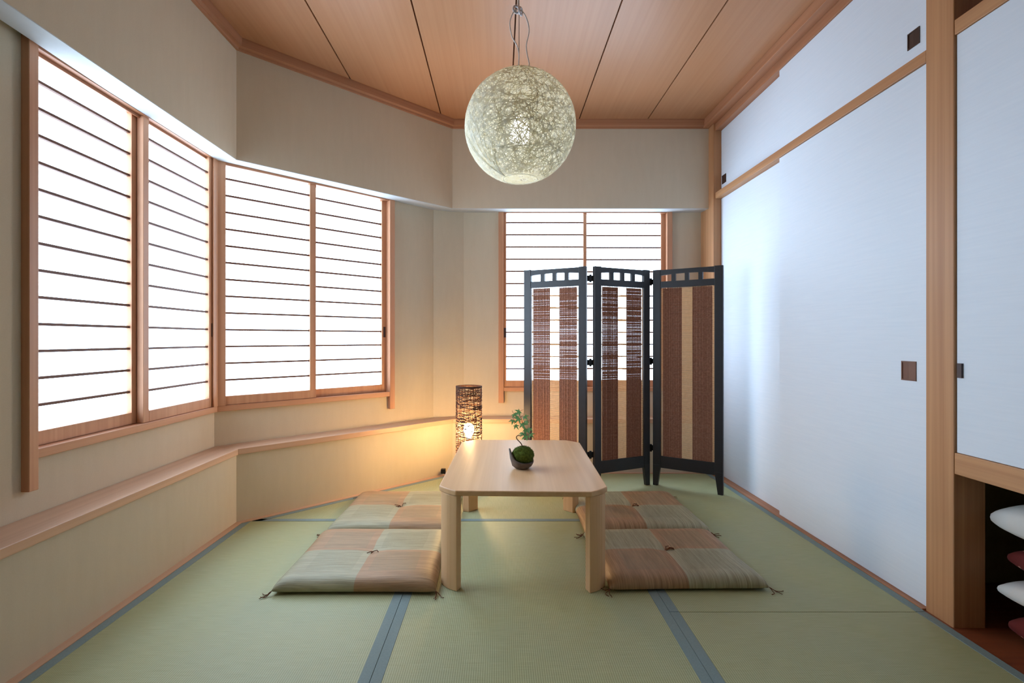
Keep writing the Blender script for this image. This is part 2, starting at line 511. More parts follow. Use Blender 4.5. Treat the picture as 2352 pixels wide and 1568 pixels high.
for i in range(3):
    w, r = WIN[i], RUN[i]
    win = empty('window_%d' % (i + 1), (r.a.x, r.a.y, 0), r.ang)
    tag(win, WIN_LABEL[i], 'window', kind='structure')
    zt = Z_TOP + 0.045
    fr = 0.115
    mb = MB()
    if i == 0:
        seg(mb, i, rect(fr, 0.20, Z_SILL - 0.028, Z_SILL), u0=w['u0'])
        mb.build('sill', 'frame_x', win, bevel=0.0015)
        mb = MB(); seg(mb, i, rect(fr, 0.20, 1.748, 1.83), u0=w['u0']); mb.build('lintel', 'trim_x', win)
        mb = MB(); seg(mb, i, rect(0.138, 0.143, 1.738, 1.75), u0=w['u0'] + 0.001, u1=w['u1']); mb.build('track_strip', 'trim_x', win)
        MB().box(w['u0'] - 0.033, w['u0'], fr - 0.004, NICHE + 0.05, 0.432, 1.85).build('jamb', 'frame_z', win, bevel=0.002)
        mid = r.u_px(314, 0.15)
        sash(win, w['u0'] - 0.004, mid + 0.02, 0.152, 0.03, 0.045, None)
        sash(win, mid, w['u1'] - 0.004, 0.124, 0.034, 0.034, w['u1'] - 0.012)
        # corner post shared with the diagonal window
        c = []
        for d, sd in ((0.113, 0), (0.113, 1), (0.2, 1), (0.2, 0)):
            k = 0.036
            if sd == 0:
                c.append((u_hi(0, d) - (k if d < .15 else 0.036), d))
            else:
                q = r1.a + r1.u * (u_lo(1, d) + k) + r1.d * d - r.a
                c.append((q.dot(r.u), q.dot(r.d)))
        e = (u_hi(0, 0.113), 0.113)
        MB().prism([c[0], e, c[1], c[2], c[3]][::-1], Z_SILL - 0.0, 1.79).build('corner_post', 'frame_z', win)
    else:
        lo = w['u0'] if i == 2 else None
        seg(mb, i, rect(fr, 0.20, Z_SILL - 0.028, Z_SILL), u0=lo, u1=w['u1'])
        mb.build('sill', 'frame_x', win, bevel=0.0015)
        mb = MB(); seg(mb, i, rect(fr, 0.20, 1.736, 1.80), u0=lo, u1=w['u1']); mb.build('lintel', 'trim_x', win)
        jw = 0.036
        low = 0.445
        MB().box(w['u1'], w['u1'] + jw, fr - 0.004, NICHE + 0.05, low, 1.78).build('jamb', 'frame_z', win, bevel=0.002)
        if i == 1:
            mid = r.u_px(718, 0.13)
            sash(win, w['u0'] + 0.004, mid + 0.018, 0.124, 0.012, 0.036, None)
            sash(win, mid - 0.016, w['u1'], 0.152, 0.034, 0.032, w['u1'] - 0.014)
        else:
            MB().box(w['u0'] - jw, w['u0'], fr - 0.004, NICHE + 0.05, low, 1.78).build('jamb', 'frame_z', win, bevel=0.002)
            mid = r.u_px(1343, 0.13)
            sash(win, w['u0'], mid + 0.012, 0.124, 0.018, 0.022, w['u0'] + 0.009)
            sash(win, mid - 0.012, w['u1'], 0.152, 0.024, 0.030, None)

# ------------------------------------------------------------------ floor: tatami mats
XS_L, XS_R = -0.334, 0.547
YR, YF = 1.735, 2.60
mats_y1 = YB - 0.030
fl = MB().box(XL - 0.05, XR + 0.1, NEAR - 0.05, YB + 0.05, -0.12, -0.056).build('floor', 'closet')
tag(fl, 'floor laid with green rush tatami mats with blue edging', 'floor', kind='structure')
HW = 0.030
def diag_x(y):      # x of the diagonal wall's floor strip at depth y
    q = r1.a - r1.d * 0.0302
    return q.x + (y - q.y) * r1.u.x / r1.u.y
def tatami(pts, edges, rz):
    """pts: outline ccw in world xy; edges: indices of outline edges that carry blue cloth; rz: weave direction"""
    c = Vector((sum(p[0] for p in pts) / len(pts), sum(p[1] for p in pts) / len(pts)))
    R = Matrix.Rotation(-rz, 2)
    loc = [R @ (Vector(p) - c) for p in pts]
    n = len(loc)
    cen = sum(loc, Vector((0, 0))) / n
    g = 0.0012
    loc = [p + (cen - p).normalized() * g for p in loc]
    m = MB().prism([tuple(p) for p in loc], -0.055, 0.0).build('tatami_mat', 'tatami', fl, bevel=0.0012,
                                                                loc=(c.x, c.y, 0), rot=(0, 0, rz))
    for k in edges:
        a, b = loc[k], loc[(k + 1) % n]
        pa, nb = loc[k - 1], loc[(k + 2) % n]
        t = (b - a).normalized(); inn = Vector((-t.y, t.x))
        ea, eb = (pa - a).normalized(), (nb - b).normalized()
        a2 = a + ea * (HW / max(0.3, ea.dot(inn))); b2 = b + eb * (HW / max(0.3, eb.dot(inn)))
        MB().prism([tuple(a), tuple(b), tuple(b2), tuple(a2)], -0.01 - 0.001 * k, 0.0011 + 0.0003 * (k % 3)).build('edge_cloth', 'heri', m, bevel=0.0006)
    return m
xl = XL + 0.0302
yc = r1.a.y - 0.0125
q1 = (xl, 2.5655)
tatami([(XS_L, YF - 1.76), (XS_R, YF - 1.76), (XS_R, YF), (XS_L, YF)], [1, 3], 0)
tatami([(xl, YF - 1.76), (XS_L, YF - 1.76), (XS_L, YF), (diag_x(YF), YF), q1], [1, 4], 0)
tatami([(diag_x(YF), YF), (XS_R, YF), (XS_R, mats_y1), (diag_x(mats_y1), mats_y1)], [0, 2, 3], math.pi / 2)
tatami([(XS_R, YR), (XR - 0.002, YR), (XR - 0.002, mats_y1), (XS_R, mats_y1)], [1, 3], 0)
tatami([(XS_R, YR - 1.76), (XR - 0.002, YR - 1.76), (XR - 0.002, YR), (XS_R, YR)], [1, 3], 0)
tatami([(xl, NEAR), (XS_R, NEAR), (XS_R, YF - 1.76), (xl, YF - 1.76)], [0, 2], math.pi / 2)

# ------------------------------------------------------------------ ceiling boards
ce = MB().prism([(XL - 0.05, NEAR - 0.05), (1.9, NEAR - 0.05), (1.9, YB + 0.05), (-0.35, YB + 0.05), (XL - 0.05, 2.6)],
                CEIL + 0.012, CEIL + 0.06).build('ceiling', 'groove')
tag(ce, 'ceiling of wide reddish wooden boards with dark grooves', 'ceiling', kind='structure')
xs = [XL + 0.0, -0.826, -0.377, 0.070, 0.519, 0.967, 1.42]
for a, b in zip(xs, xs[1:]):
    a2, b2 = a + 0.0035, b - 0.0035
    far = lambda x: min(YB - 0.001, r1.a.y + (x - r1.a.x) * r1.u.y / r1.u.x)
    pts = [(a2, NEAR), (b2, NEAR), (b2, far(b2))]
    if far(a2) < YB - 0.002 and far(b2) >= YB - 0.002:
        pts.append((P2[0], YB - 0.001))
    pts.append((a2, far(a2)))
    cx = (a + b) / 2
    MB().prism([(x - cx, y) for x, y in pts], CEIL, CEIL + 0.0125).build('ceiling_board', 'ceil', ce, loc=(cx, 0, 0))

# ------------------------------------------------------------------ right side: pillars, rails, fusuma, closets
def struct_box(name, mat, label, cat, dims, bevel=0.0):
    x0, x1, y0, y1, z0, z1 = dims
    o = MB().box(x0 - x0, x1 - x0, y0 - y0, y1 - y0, 0, z1 - z0).build(name, mat, None, bevel=bevel, loc=(x0, y0, z0))
    return tag(o, label, cat, kind='structure')
def trim_box(mat, label, dims, bevel=0.002):
    global ntrim
    ntrim += 1
    return struct_box('trim_%d' % ntrim, mat, label, 'trim', dims, bevel)
PY0, PY1 = 1.642, 1.750
trim_box('pillar_z', 'wooden corner pillar where back wall meets the sliding panels', (XR, 1.48, 3.462, YB + 0.16, -0.055, CEIL))
trim_box('pillar_z', 'thick wooden pillar between sliding panels and open closet', (1.385, 1.483, PY0, PY1, -0.055, CEIL), 0.003)
KZ0, KZ1 = 1.781, 1.820
trim_box('pillar_y', 'wooden rail between the large and small sliding panels', (1.386, 1.47, PY1 - 0.0, 3.462, KZ0, KZ1))
trim_box('trim_y', 'wooden rail above the small upper sliding panels', (1.386, 1.47, PY1, 3.462, 2.218, 2.262))
trim_box('trim_y', 'brown ceiling trim along the right wall', (1.335, 1.47, NEAR, 3.53, 2.262, CEIL))
trim_box('trim_y', 'wooden floor track under the large sliding panels', (XR - 0.001, 1.47, PY1, 3.462, -0.055, 0.004))
trim_box('pillar_y', 'wooden rail under the closet door beside thick pillar', (1.387, 1.46, NEAR, PY0, 0.468, 0.533))
trim_box('pillar_y', 'wooden rail over the closet door beside thick pillar', (1.387, 1.46, NEAR, PY0, 1.806, 1.852))
wr = struct_box('wall_right', 'closet', 'wall hidden behind the sliding panels on the right', 'wall', (1.475, 1.52, PY1, 3.72, -0.055, CEIL))

def panel_door(n, x0, y0, y1, z0, z1, label, pulls):
    t = 0.020
    d = MB().box(0, t, 0, y1 - y0, 0, z1 - z0).build('door_%d' % n, 'fusuma', None, bevel=0.0015, loc=(x0, y0, z0))
    tag(d, label, 'door', kind='structure')
    for ya, yb, za, zb, mat in pulls:
        ya -= y0; yb -= y0; za -= z0; zb -= z0
        b = 0.0045
        fr = MB()
        fr.box(-0.0025, 0.003, ya, ya + b, za, zb); fr.box(-0.0025, 0.003, yb - b, yb, za, zb)
        fr.box(-0.0025, 0.003, ya + b, yb - b, za, za + b); fr.box(-0.0025, 0.003, ya + b, yb - b, zb - b, zb)
        h = fr.build('pull_frame', 'darkpull' if mat == 'darkpull' else 'bronze', d)
        MB().poly([(-0.0005, ya + b, za + b), (-0.0005, yb - b, za + b), (-0.0005, yb - b, zb - b), (-0.0005, ya + b, zb - b),
                   (-0.0018, (ya + yb) / 2, za + b), (-0.0018, (ya + yb) / 2, zb - b)],
                  [(0, 4, 5, 3), (4, 1, 2, 5)]).build('pull_cup', mat, h)
    return d
X_IN, X_OUT = 1.394, 1.424
panel_door(1, X_OUT, 2.60, 3.46, 0.005, KZ0 - 0.001, 'large pale sliding panel nearest the folding screen', [])
panel_door(2, X_IN, PY1 + 0.001, 2.684, 0.005, KZ0 - 0.001, 'large pale sliding panel beside the thick pillar with square brown pull', [(1.800, 1.866, 0.738, 0.804, 'bronze')])
panel_door(3, X_OUT, 2.60, 3.46, KZ1 + 0.001, 2.217, 'small pale upper sliding panel nearest the back wall', [(3.385, 3.445, 1.868, 1.922, 'darkpull')])
panel_door(4, X_IN, PY1 + 0.001, 2.684, KZ1 + 0.001, 2.217, 'small pale upper sliding panel beside the thick pillar', [(1.785, 1.838, 1.862, 1.918, 'darkpull')])
d5 = panel_door(5, 1.392, NEAR + 0.002, PY0 - 0.003, 0.534, 1.805, 'pale closet door above the stacked cushions', [])
MB().box(-0.006, 0.004, PY0 - NEAR - 0.028, PY0 - NEAR - 0.012, 0.762 - 0.534, 0.806 - 0.534).build('edge_pull', 'pull', d5)

# closet interiors
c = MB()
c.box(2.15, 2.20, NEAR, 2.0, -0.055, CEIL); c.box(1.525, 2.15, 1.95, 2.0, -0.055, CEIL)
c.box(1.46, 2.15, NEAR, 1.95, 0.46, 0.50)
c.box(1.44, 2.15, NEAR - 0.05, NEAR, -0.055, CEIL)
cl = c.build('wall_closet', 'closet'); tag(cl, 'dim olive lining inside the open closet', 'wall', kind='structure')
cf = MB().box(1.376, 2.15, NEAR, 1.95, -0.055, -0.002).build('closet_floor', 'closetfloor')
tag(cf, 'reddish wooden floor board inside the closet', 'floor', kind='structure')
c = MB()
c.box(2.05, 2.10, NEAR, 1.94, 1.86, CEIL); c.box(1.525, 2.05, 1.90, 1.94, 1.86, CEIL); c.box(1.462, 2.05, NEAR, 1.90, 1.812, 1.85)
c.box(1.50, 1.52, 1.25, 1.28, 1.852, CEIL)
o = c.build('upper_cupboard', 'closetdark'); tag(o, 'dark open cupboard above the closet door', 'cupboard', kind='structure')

# wall behind the viewer
o = MB().box(XL - 0.4, 1.5, NEAR - 0.06, NEAR - 0.001, -0.055, CEIL).build('wall_rear', 'wall')
tag(o, 'beige plastered wall behind the viewer', 'wall', kind='structure')

# ------------------------------------------------------------------ low table
random.seed(4)
tb = empty('low_table', (0.094, 2.335, 0), math.radians(-1.6))
tag(tb, 'low light oak table with clipped corners and four chunky legs', 'table')
TW, TD, TH, CH = 0.301, 0.474, 0.353, 0.066
def clipped(w, d, ch, n=5):
    pts = []
    for sx, sy, flip in ((1, -1, 0), (1, 1, 1), (-1, 1, 0), (-1, -1, 1)):
        a = (sx * (w - ch), sy * d); b = (sx * w, sy * (d - ch))
        if flip: a, b = b, a
        for k in range(n + 1):      # slightly bowed corner cut
            t = k / n
            bow = 0.004 * math.sin(math.pi * t)
            pts.append((a[0] + (b[0] - a[0]) * t + sx * bow * .7, a[1] + (b[1] - a[1]) * t + sy * bow * .7))
    return pts
MB().prism(clipped(TW, TD, CH), TH - 0.019, TH).build('tabletop', 'table_y', tb, bevel=0.0035)
ins = clipped(TW - 0.055, TD - 0.055, CH)
MB().prism([(x, y) for x, y in ins], TH - 0.024, TH - 0.0191).build('under_board', 'table_y', tb)
for sx in (-1, 1):
    for sy in (-1, 1):
        n = 6
        a = Vector((sx * (TW - 0.006), sy * (TD - CH - 0.004))); b = Vector((sx * (TW - CH - 0.004), sy * (TD - 0.006)))
        out = Vector((sx, sy)).normalized()
        outer = [a + (b - a) * (k / n) + out * 0.009 * math.sin(math.pi * k / n) for k in range(n + 1)]
        ia = a - Vector((sx * 0.032, sy * 0.012)); ib = b - Vector((sx * 0.012, sy * 0.032))
        poly = [tuple(p) for p in outer] + [tuple(ib), tuple(ia)]
        if sx * sy < 0:
            poly = poly[::-1]
        MB().prism(poly, 0.0, TH - 0.0195).build('leg', 'table_z', tb, bevel=0.0025)
        MB().box(sx * (TW - 0.10) - 0.03, sx * (TW - 0.10) + 0.03, sy * (TD - 0.075) - 0.006, sy * (TD - 0.075) + 0.006,
                 TH - 0.036, TH - 0.0245).build('folding_bracket', 'blackmetal', tb)

# ------------------------------------------------------------------ floor cushions
def pillow_mesh(name, w, d, th, n=30, p=13.0, seam=0.35, pinch=0.012, seed=0, dip=0.012, q=0.5):
    mb = MB()
    def edge(s, t):     # outline with slightly drawn-in sides and pointed corners
        x = s * w * (1 - 0.018 * (1 - t * t)); y = t * d * (1 - 0.018 * (1 - s * s))
        return x, y
    gs = [math.sin(math.pi / 2 * (-1 + 2 * i / n)) for i in range(n + 1)]
    top, bot = {}, {}
    for i, s in enumerate(gs):
        for j, t in enumerate(gs):
            x, y = edge(s, t)
            f = (max(0, 1 - abs(s) ** p) * max(0, 1 - abs(t) ** p)) ** q
            nz = noise.noise(Vector((x * 7 + seed * 3.1, y * 7, seed))) * 0.004 * f
            dd = dip * math.exp(-((x / 0.04) ** 2 + (y / 0.04) ** 2)) + 0.0006 * math.exp(-(x / 0.010) ** 2) * f + 0.0006 * math.exp(-(y / 0.010) ** 2) * f
            zs = th * seam
            top[i, j] = len(mb.v); mb.v.append((x, y, zs + (th - zs) * f + nz - dd))
    for i, s in enumerate(gs):
        for j, t in enumerate(gs):
            if i in (0, n) or j in (0, n):
                bot[i, j] = top[i, j]
            else:
                x, y = edge(s, t)
                f = (max(0, 1 - abs(s) ** p) * max(0, 1 - abs(t) ** p)) ** q
                bot[i, j] = len(mb.v); mb.v.append((x, y, th * seam * (1 - f)))
    for i in range(n):
        for j in range(n):
            mb.f.append((top[i, j], top[i + 1, j], top[i + 1, j + 1], top[i, j + 1]))
            mb.f.append((bot[i, j], bot[i, j + 1], bot[i + 1, j + 1], bot[i + 1, j]))
    return mb.mesh(name)

def tassel(mb, p, dirx, diry, rnd, L=0.045, n=3):
    for k in range(n):
        pts = [Vector(p)]
        a = math.atan2(diry, dirx) + rnd.uniform(-0.7, 0.7)
        x, y, z = p
        for s in range(6):
            a += rnd.uniform(-0.7, 0.7)
            st = L / 6 * rnd.uniform(0.7, 1.3)
            x += math.cos(a) * st; y += math.sin(a) * st
            z = max(0.0022, z - 0.005)
            pts.append(Vector((x, y, z)))
        mb.tube(pts, 0.0013, 4)

ZAB = [(-0.502, 2.117, 0.283, 0.272, 0.0, 'zab_l', 'checked rush floor cushion left of the table, nearest the viewer'),
       (-0.492, 2.690, 0.283, 0.290, -1.0, 'zab_l', 'checked rush floor cushion left of the table, by the diagonal wall'),
       (0.655, 2.130, 0.280, 0.262, 1.2, 'zab_r', 'checked rush floor cushion right of the table, nearest the viewer'),
       (0.660, 2.692, 0.284, 0.288, 0.5, 'zab_r', 'checked rush floor cushion right of the table, before the folding screen')]
for k, (x, y, w, d, rz, mt, lab) in enumerate(ZAB):
    rnd = random.Random(20 + k)
    r = empty('floor_cushion', (x, y, 0.0016), math.radians(rz))
    tag(r, lab, 'cushion', 'checked floor cushions around the low table')
    obj('cover', pillow_mesh('cover', w, d, 0.050, seed=k + 1, seam=0.26, dip=0.008), mt, r, smooth=True)
    mb = MB()
    zc = 0.052 - 0.012
    for a in range(4):
        ang = rnd.uniform(0, 6.28)
        pts = [(0, 0, zc - 0.006), (0.008 * math.cos(ang), 0.008 * math.sin(ang), zc + 0.006),
               (0.022 * math.cos(ang + .3), 0.022 * math.sin(ang + .3), zc + 0.010), (0.034 * math.cos(ang), 0.034 * math.sin(ang), zc + 0.009)]
        mb.tube(pts, 0.0016, 5)
    mb.build('centre_tuft', 'tassel', r, smooth=True)
    for sx in (-1, 1):
        for sy in (-1, 1):
            mb = MB(); tassel(mb, (sx * w * 0.99, sy * d * 0.99, 0.014), sx, sy * 0.7, rnd)
            mb.build('corner_tassel', 'tassel', r, smooth=True)

# ------------------------------------------------------------------ folding screen
SH = 1.295
sc = empty('folding_screen', (0.72, 3.15, 0))
tag(sc, 'black framed three-panel folding screen with brown reed infill', 'screen')
def screen_panel(a, b, k):
    a, b = Vector(a), Vector(b)
    L = (b - a).length
    mid = (a + b) / 2
    ang = math.atan2(b.y - a.y, b.x - a.x)
    base = (mid.x - 0.72, mid.y - 3.15, 0)
    pn = empty('panel', base, ang, sc)
    h = L / 2; sw = 0.046; t = 0.011
    for s in (-1, 1):
        x0, x1 = (-h, -h + sw) if s < 0 else (h - sw, h)
        # stile with a tapered foot (taper on the inner side)
        xo, xi = (x0, x1) if s < 0 else (x1, x0)
        f = MB()
        f.box(x0, x1, -t, t, 0.125, SH)
        fi = xo + (xi - xo) * 0.62
        lo, hi = sorted((xo, fi))
        f.hexa([(lo, -t, 0), (hi, -t, 0), (hi, t, 0), (lo, t, 0), (x0, -t, 0.1251), (x1, -t, 0.1251), (x1, t, 0.1251), (x0, t, 0.1251)])
        f.build('stile', 'black', pn, bevel=0.0015)
    xi0, xi1 = -h + sw, h - sw
    def arched(z0, z1, rise, name):
        n = 10
        m = MB()
        for q in range(n):
            xa, xb = xi0 + (xi1 - xi0) * q / n, xi0 + (xi1 - xi0) * (q + 1) / n
            f = lambda x: rise * (1 - (2 * x / (xi1 - xi0)) ** 2)
            m.hexa([(xa, -t + .002, z0 + f(xa)), (xb, -t + .002, z0 + f(xb)), (xb, t - .002, z0 + f(xb)), (xa, t - .002, z0 + f(xa)),
                    (xa, -t + .002, z1), (xb, -t + .002, z1), (xb, t - .002, z1), (xa, t - .002, z1)])
        m.build(name, 'black', pn)
    arched(SH - 0.036, SH - 0.003, 0.008, 'top_rail')
    MB().box(xi0, xi1, -t + .002, t - .002, SH - 0.110, SH - 0.072).build('lower_top_rail', 'black', pn, bevel=0.001)
    wi = xi1 - xi0
    for q in range(1, 4):
        xc = xi0 + wi * q / 4
        MB().box(xc - 0.012, xc + 0.012, -t + .003, t - .003, SH - 0.073, SH - 0.028).build('spacer_block', 'black', pn)
    MB().box(xi0, xi1, -t + .002, t - .002, 0.108, 0.178).build('bottom_rail', 'black', pn, bevel=0.001)
    # reed infill: dark, light, dark vertical bands made of fine horizontal reeds
    rnd = random.Random(50 + k)
    z0, z1 = 0.178, SH - 0.110
    e0, e1 = xi0 + 0.002, xi1 - 0.002
    bands = [(0.0, 0.035, 'reed_light', .55), (0.035, 0.40, 'reed_brown', .86), (0.40, 0.60, 'reed_light', .60),
             (0.60, 0.965, 'reed_brown', .86), (0.965, 1.0, 'reed_light', .55)]
    pitch = 0.0046
    n = int((z1 - z0) / pitch)
    for f0, f1, mt, fill in bands:
        m = MB()
        xa, xb = e0 + (e1 - e0) * f0, e0 + (e1 - e0) * f1
        for q in range(n):
            zc = z0 + pitch * (q + 0.5) + rnd.uniform(-.0003, .0003)
            hh = pitch * (rnd.uniform(0.475, 0.502) if mt == 'reed_brown' else fill * rnd.uniform(0.42, 0.52))
            yc = rnd.uniform(-.0006, .0006)
            m.box(xa, xb, yc - 0.0011, yc + 0.0011, zc - hh, zc + hh)
        o = m.build('reed_band', mt, pn); o['kind'] = 'stuff'
        if mt == 'reed_brown':
            m = MB()
            x = xa + 0.002
            while x < xb - 0.001:
                m.box(x - 0.0005, x + 0.0005, -0.0022, 0.0022, z0, z1)
                x += rnd.choice((0.006, 0.009, 0.013))
            o = m.build('warp_threads', 'thread', pn); o['kind'] = 'stuff'
    return pn
PA = [((0.150, 3.266), (0.497, 3.078)), ((0.537, 3.074), (0.902, 3.258)), ((0.930, 3.259), (1.260, 3.032))]
for k, (a, b) in enumerate(PA):
    screen_panel(a, b, k)
for (x, y) in ((0.517, 3.070), (0.916, 3.264)):
    for z in (0.22, 0.745, 1.225):
        m = MB()
        m.tube([(x - 0.72, y - 3.15, z - 0.022), (x - 0.72, y - 3.15, z + 0.022)], 0.007, 8)
        m.box(x - 0.72 - 0.018, x - 0.72 + 0.018, y - 3.15 - 0.002, y - 3.15 + 0.002, z - 0.016, z + 0.016)
        m.build('hinge', 'blackmetal', sc)

# ------------------------------------------------------------------ pendant lamp
PR = 0.200
PL = Vector((0.0735, 1.946, 1.645))
pe = empty('pendant_lamp', (PL.x, PL.y, PL.z - PR))
tag(pe, 'round cream string-ball pendant lamp hanging from the ceiling', 'lamp')
prof = []
a0 = math.asin(0.062 / PR)
for k in range(41):
    a = a0 + (math.pi - 0.12 - a0) * k / 40
    prof.append((PR * 0.985 * math.sin(a), PR - PR * 0.985 * math.cos(a)))
rnd = random.Random(7)
m = MB()
zmin = -math.cos(a0)
def ribbon(mb, pts, w):     # flat paper string lying on the ball
    P = [Vector(p) for p in pts]
    c = Vector((0, 0, PR))
    vs = []
    for i, p in enumerate(P):
        t = (P[min(i + 1, len(P) - 1)] - P[max(i - 1, 0)])
        sd = t.cross(p - c).normalized() * w
        vs += [p - sd, p + sd]
    mb.poly(vs, [(2 * i, 2 * i + 1, 2 * i + 3, 2 * i + 2) for i in range(len(P) - 1)])
for q in range(1500):
    ax = Vector((rnd.gauss(0, 1), rnd.gauss(0, 1), rnd.gauss(0, 1))).normalized()
    off = rnd.uniform(-0.75, 0.75)
    rr = math.sqrt(1 - off * off)
    e1 = ax.orthogonal().normalized(); e2 = ax.cross(e1)
    st = rnd.uniform(0, 6.28); ln = rnd.uniform(1.2, 3.6)
    ns = int(10 + ln * 6)
    run = []
    R_ = PR * rnd.uniform(0.988, 1.004)
    for s in range(ns + 1):
        an = st + ln * s / ns
        p = ax * off + (e1 * math.cos(an) + e2 * math.sin(an)) * rr
        p = p * R_ * (1 + 0.002 * math.sin(an * 9 + q))
        if p.z / R_ < zmin + 0.01:
            if len(run) > 2: ribbon(m, run, rnd.uniform(0.0008, 0.0014))
            run = []
        else:
            run.append((p.x, p.y, p.z + PR))
    if len(run) > 2: ribbon(m, run, rnd.uniform(0.0008, 0.0014))
# strings fanning out from one point of the opening
for q in range(9):
    az0 = math.radians(215); a1 = a0 + 0.02
    az1 = az0 + rnd.uniform(-0.5, 0.9); a2 = rnd.uniform(0.9, 1.7)
    run = []
    for s in range(9):
        t = s / 8
        A = a1 + (a2 - a1) * t; Z = az0 + (az1 - az0) * t
        run.append((PR * 1.006 * math.sin(A) * math.cos(Z), PR * 1.006 * math.sin(A) * math.sin(Z), PR - PR * 1.006 * math.cos(A)))
    m.tube(run, 0.0011, 4)
o = m.build('string_shade', 'string', pe); o['kind'] = 'stuff'
z_open = PR - PR * 0.985 * math.cos(a0)
MB().tube([(0.062 * math.cos(t * math.pi / 18), 0.062 * math.sin(t * math.pi / 18), z_open) for t in range(36)], 0.0022, 6, True).build('opening_ring', 'string', pe, smooth=True)
topz = 2 * PR - 0.004
hz = 2.062 - (PL.z - PR)
cz = CEIL - (PL.z - PR)
MB().tube([(-0.004, 0, topz - 0.16), (-0.004, 0, cz - 0.03)], 0.0014, 6).build('suspension_wire', 'wire', pe)
def smooth_path(pts, n=8):
    out = []
    P = [Vector(p) for p in pts]
    for i in range(len(P) - 1):
        a, b, c, d = P[max(0, i - 1)], P[i], P[i + 1], P[min(len(P) - 1, i + 2)]
        for s in range(n):
            t = s / n
            out.append(0.5 * ((2 * b) + (c - a) * t + (2 * a - 5 * b + 4 * c - d) * t * t + (3 * b - a - 3 * c + d) * t ** 3))
    out.append(P[-1])
    return out
lp = lambda px, py: ((px - VPX) / FPX * PL.y - PL.x, 0.0, EYE - (py - VPY) / FPX * PL.y - (PL.z - PR))
cordL = smooth_path([lp(1188, 22), lp(1178, 32), lp(1171, 55), lp(1176, 85), lp(1188, 108), lp(1192, 130), lp(1190, 158)])
cordR = smooth_path([lp(1190, 22), lp(1203, 32), lp(1212, 52), lp(1215, 75), lp(1209, 105), lp(1211, 128), lp(1215, 145), lp(1214, 160)])
cordU = smooth_path([lp(1192, 34), lp(1190, 12), lp(1189, -40), (-0.012, 0, cz - 0.03)])
for c_ in (cordL, cordR, cordU):
    MB().tube([tuple(p + Vector((0, -0.004, 0))) for p in c_], 0.0022, 6).build('cord', 'cord_white', pe, smooth=True)
for (px, py, tilt) in ((1186, 22, 0.4), (1196, 26, 1.1)):
    cx_, _, cz_ = lp(px, py)
    pts = [(cx_ + 0.0115 * math.cos(t * math.pi / 12) * math.cos(tilt), 0.0115 * math.cos(t * math.pi / 12) * math.sin(tilt), cz_ + 0.0125 * math.sin(t * math.pi / 12)) for t in range(24)]
    MB().tube(pts, 0.004, 8, True).build('cord_ring', 'acryl', pe, smooth=True)
MB().lathe([(0.001, cz - 0.05), (0.03, cz - 0.045), (0.05, cz - 0.02), (0.05, cz - 0.001)], 24).build('ceiling_cap', 'cord_white', pe, smooth=True)
b = MB().lathe([(0.012, 0.245), (0.014, 0.235), (0.034, 0.20), (0.040, 0.175), (0.034, 0.150), (0.018, 0.138), (0.001, 0.136)], 20)
b.build('bulb', 'bulb_pendant', pe, smooth=True)
MB().lathe([(0.016, 0.232), (0.018, 0.25), (0.018, 0.30), (0.006, 0.31)], 16).build('socket', 'cord_white', pe, smooth=True)

# ------------------------------------------------------------------ woven floor lamp
FL = (-0.179, 3.12)
fp = empty('floor_lamp', (FL[0], FL[1], 0.0016))
tag(fp, 'lit woven vine cylinder floor lamp in the corner behind table', 'lamp')
LR, LH = 0.074, 0.604
MB().lathe([(0.060, 0.0), (0.070, 0.004), (0.070, 0.016), (0.062, 0.020)], 24).build('base', 'socket', fp)
rnd = random.Random(12)
m = MB()
for q in range(40):
    a = 2 * math.pi * q / 40 + rnd.uniform(-.05, .05)
    pts = []
    for s in range(14):
        z = 0.018 + (LH - 0.018) * s / 13
        aa = a + 0.07 * math.sin(s * 0.9 + q * 1.7)
        rr = LR + rnd.uniform(-.002, .001)
        pts.append((rr * math.cos(aa), rr * math.sin(aa), z))
    m.tube(pts, 0.0017, 4)
o = m.build('upright_vines', 'vine', fp, smooth=True); o['kind'] = 'stuff'
m = MB()
for q in range(170):
    z = 0.025 + (LH - 0.03) * (q + rnd.random()) / 170
    st = rnd.uniform(0, 6.28); ln = rnd.uniform(2.0, 6.2); cl_ = rnd.uniform(-0.03, 0.03)
    n = int(5 + ln * 4)
    pts = []
    for s in range(n + 1):
        an = st + ln * s / n
        zz = min(LH, max(0.02, z + cl_ * s / n + 0.004 * math.sin(an * 5 + q)))
        rr = LR + 0.002 * math.sin(an * 15 + q)
        pts.append((rr * math.cos(an), rr * math.sin(an), zz))
    m.tube(pts, rnd.uniform(0.0013, 0.0024), 4)
o = m.build('woven_vines', 'vine', fp, smooth=True); o['kind'] = 'stuff'
for z in (0.024, LH - 0.006, LH):
    MB().tube([(LR * math.cos(t * math.pi / 16), LR * math.sin(t * math.pi / 16), z) for t in range(32)], 0.0032, 6, True).build('hoop', 'vine', fp, smooth=True)
MB().tube([(0, 0, 0.018), (0, 0, 0.27)], 0.008, 10).build('pole', 'socket', fp)
MB().lathe([(0.012, 0.262), (0.018, 0.268), (0.018, 0.30), (0.013, 0.305)], 16).build('socket', 'socket', fp)
MB().lathe([(0.012, 0.306), (0.016, 0.315), (0.028, 0.338), (0.031, 0.356), (0.026, 0.376), (0.012, 0.388), (0.001, 0.390)], 20).build('bulb', 'bulb_on', fp, smooth=True)
m = MB().tube(smooth_path([(-0.055, 0.02, 0.006), (-0.10, 0.10, 0.004), (-0.12, 0.20, 0.004), (-0.165, 0.29, 0.020), (-0.180, 0.312, 0.03)]), 0.0028, 6)
m.build('power_cord', 'blackmetal', fp, smooth=True)
MB().box(-0.196, -0.166, 0.292, 0.322, 0.022, 0.052).build('plug', 'blackmetal', fp, bevel=0.004)

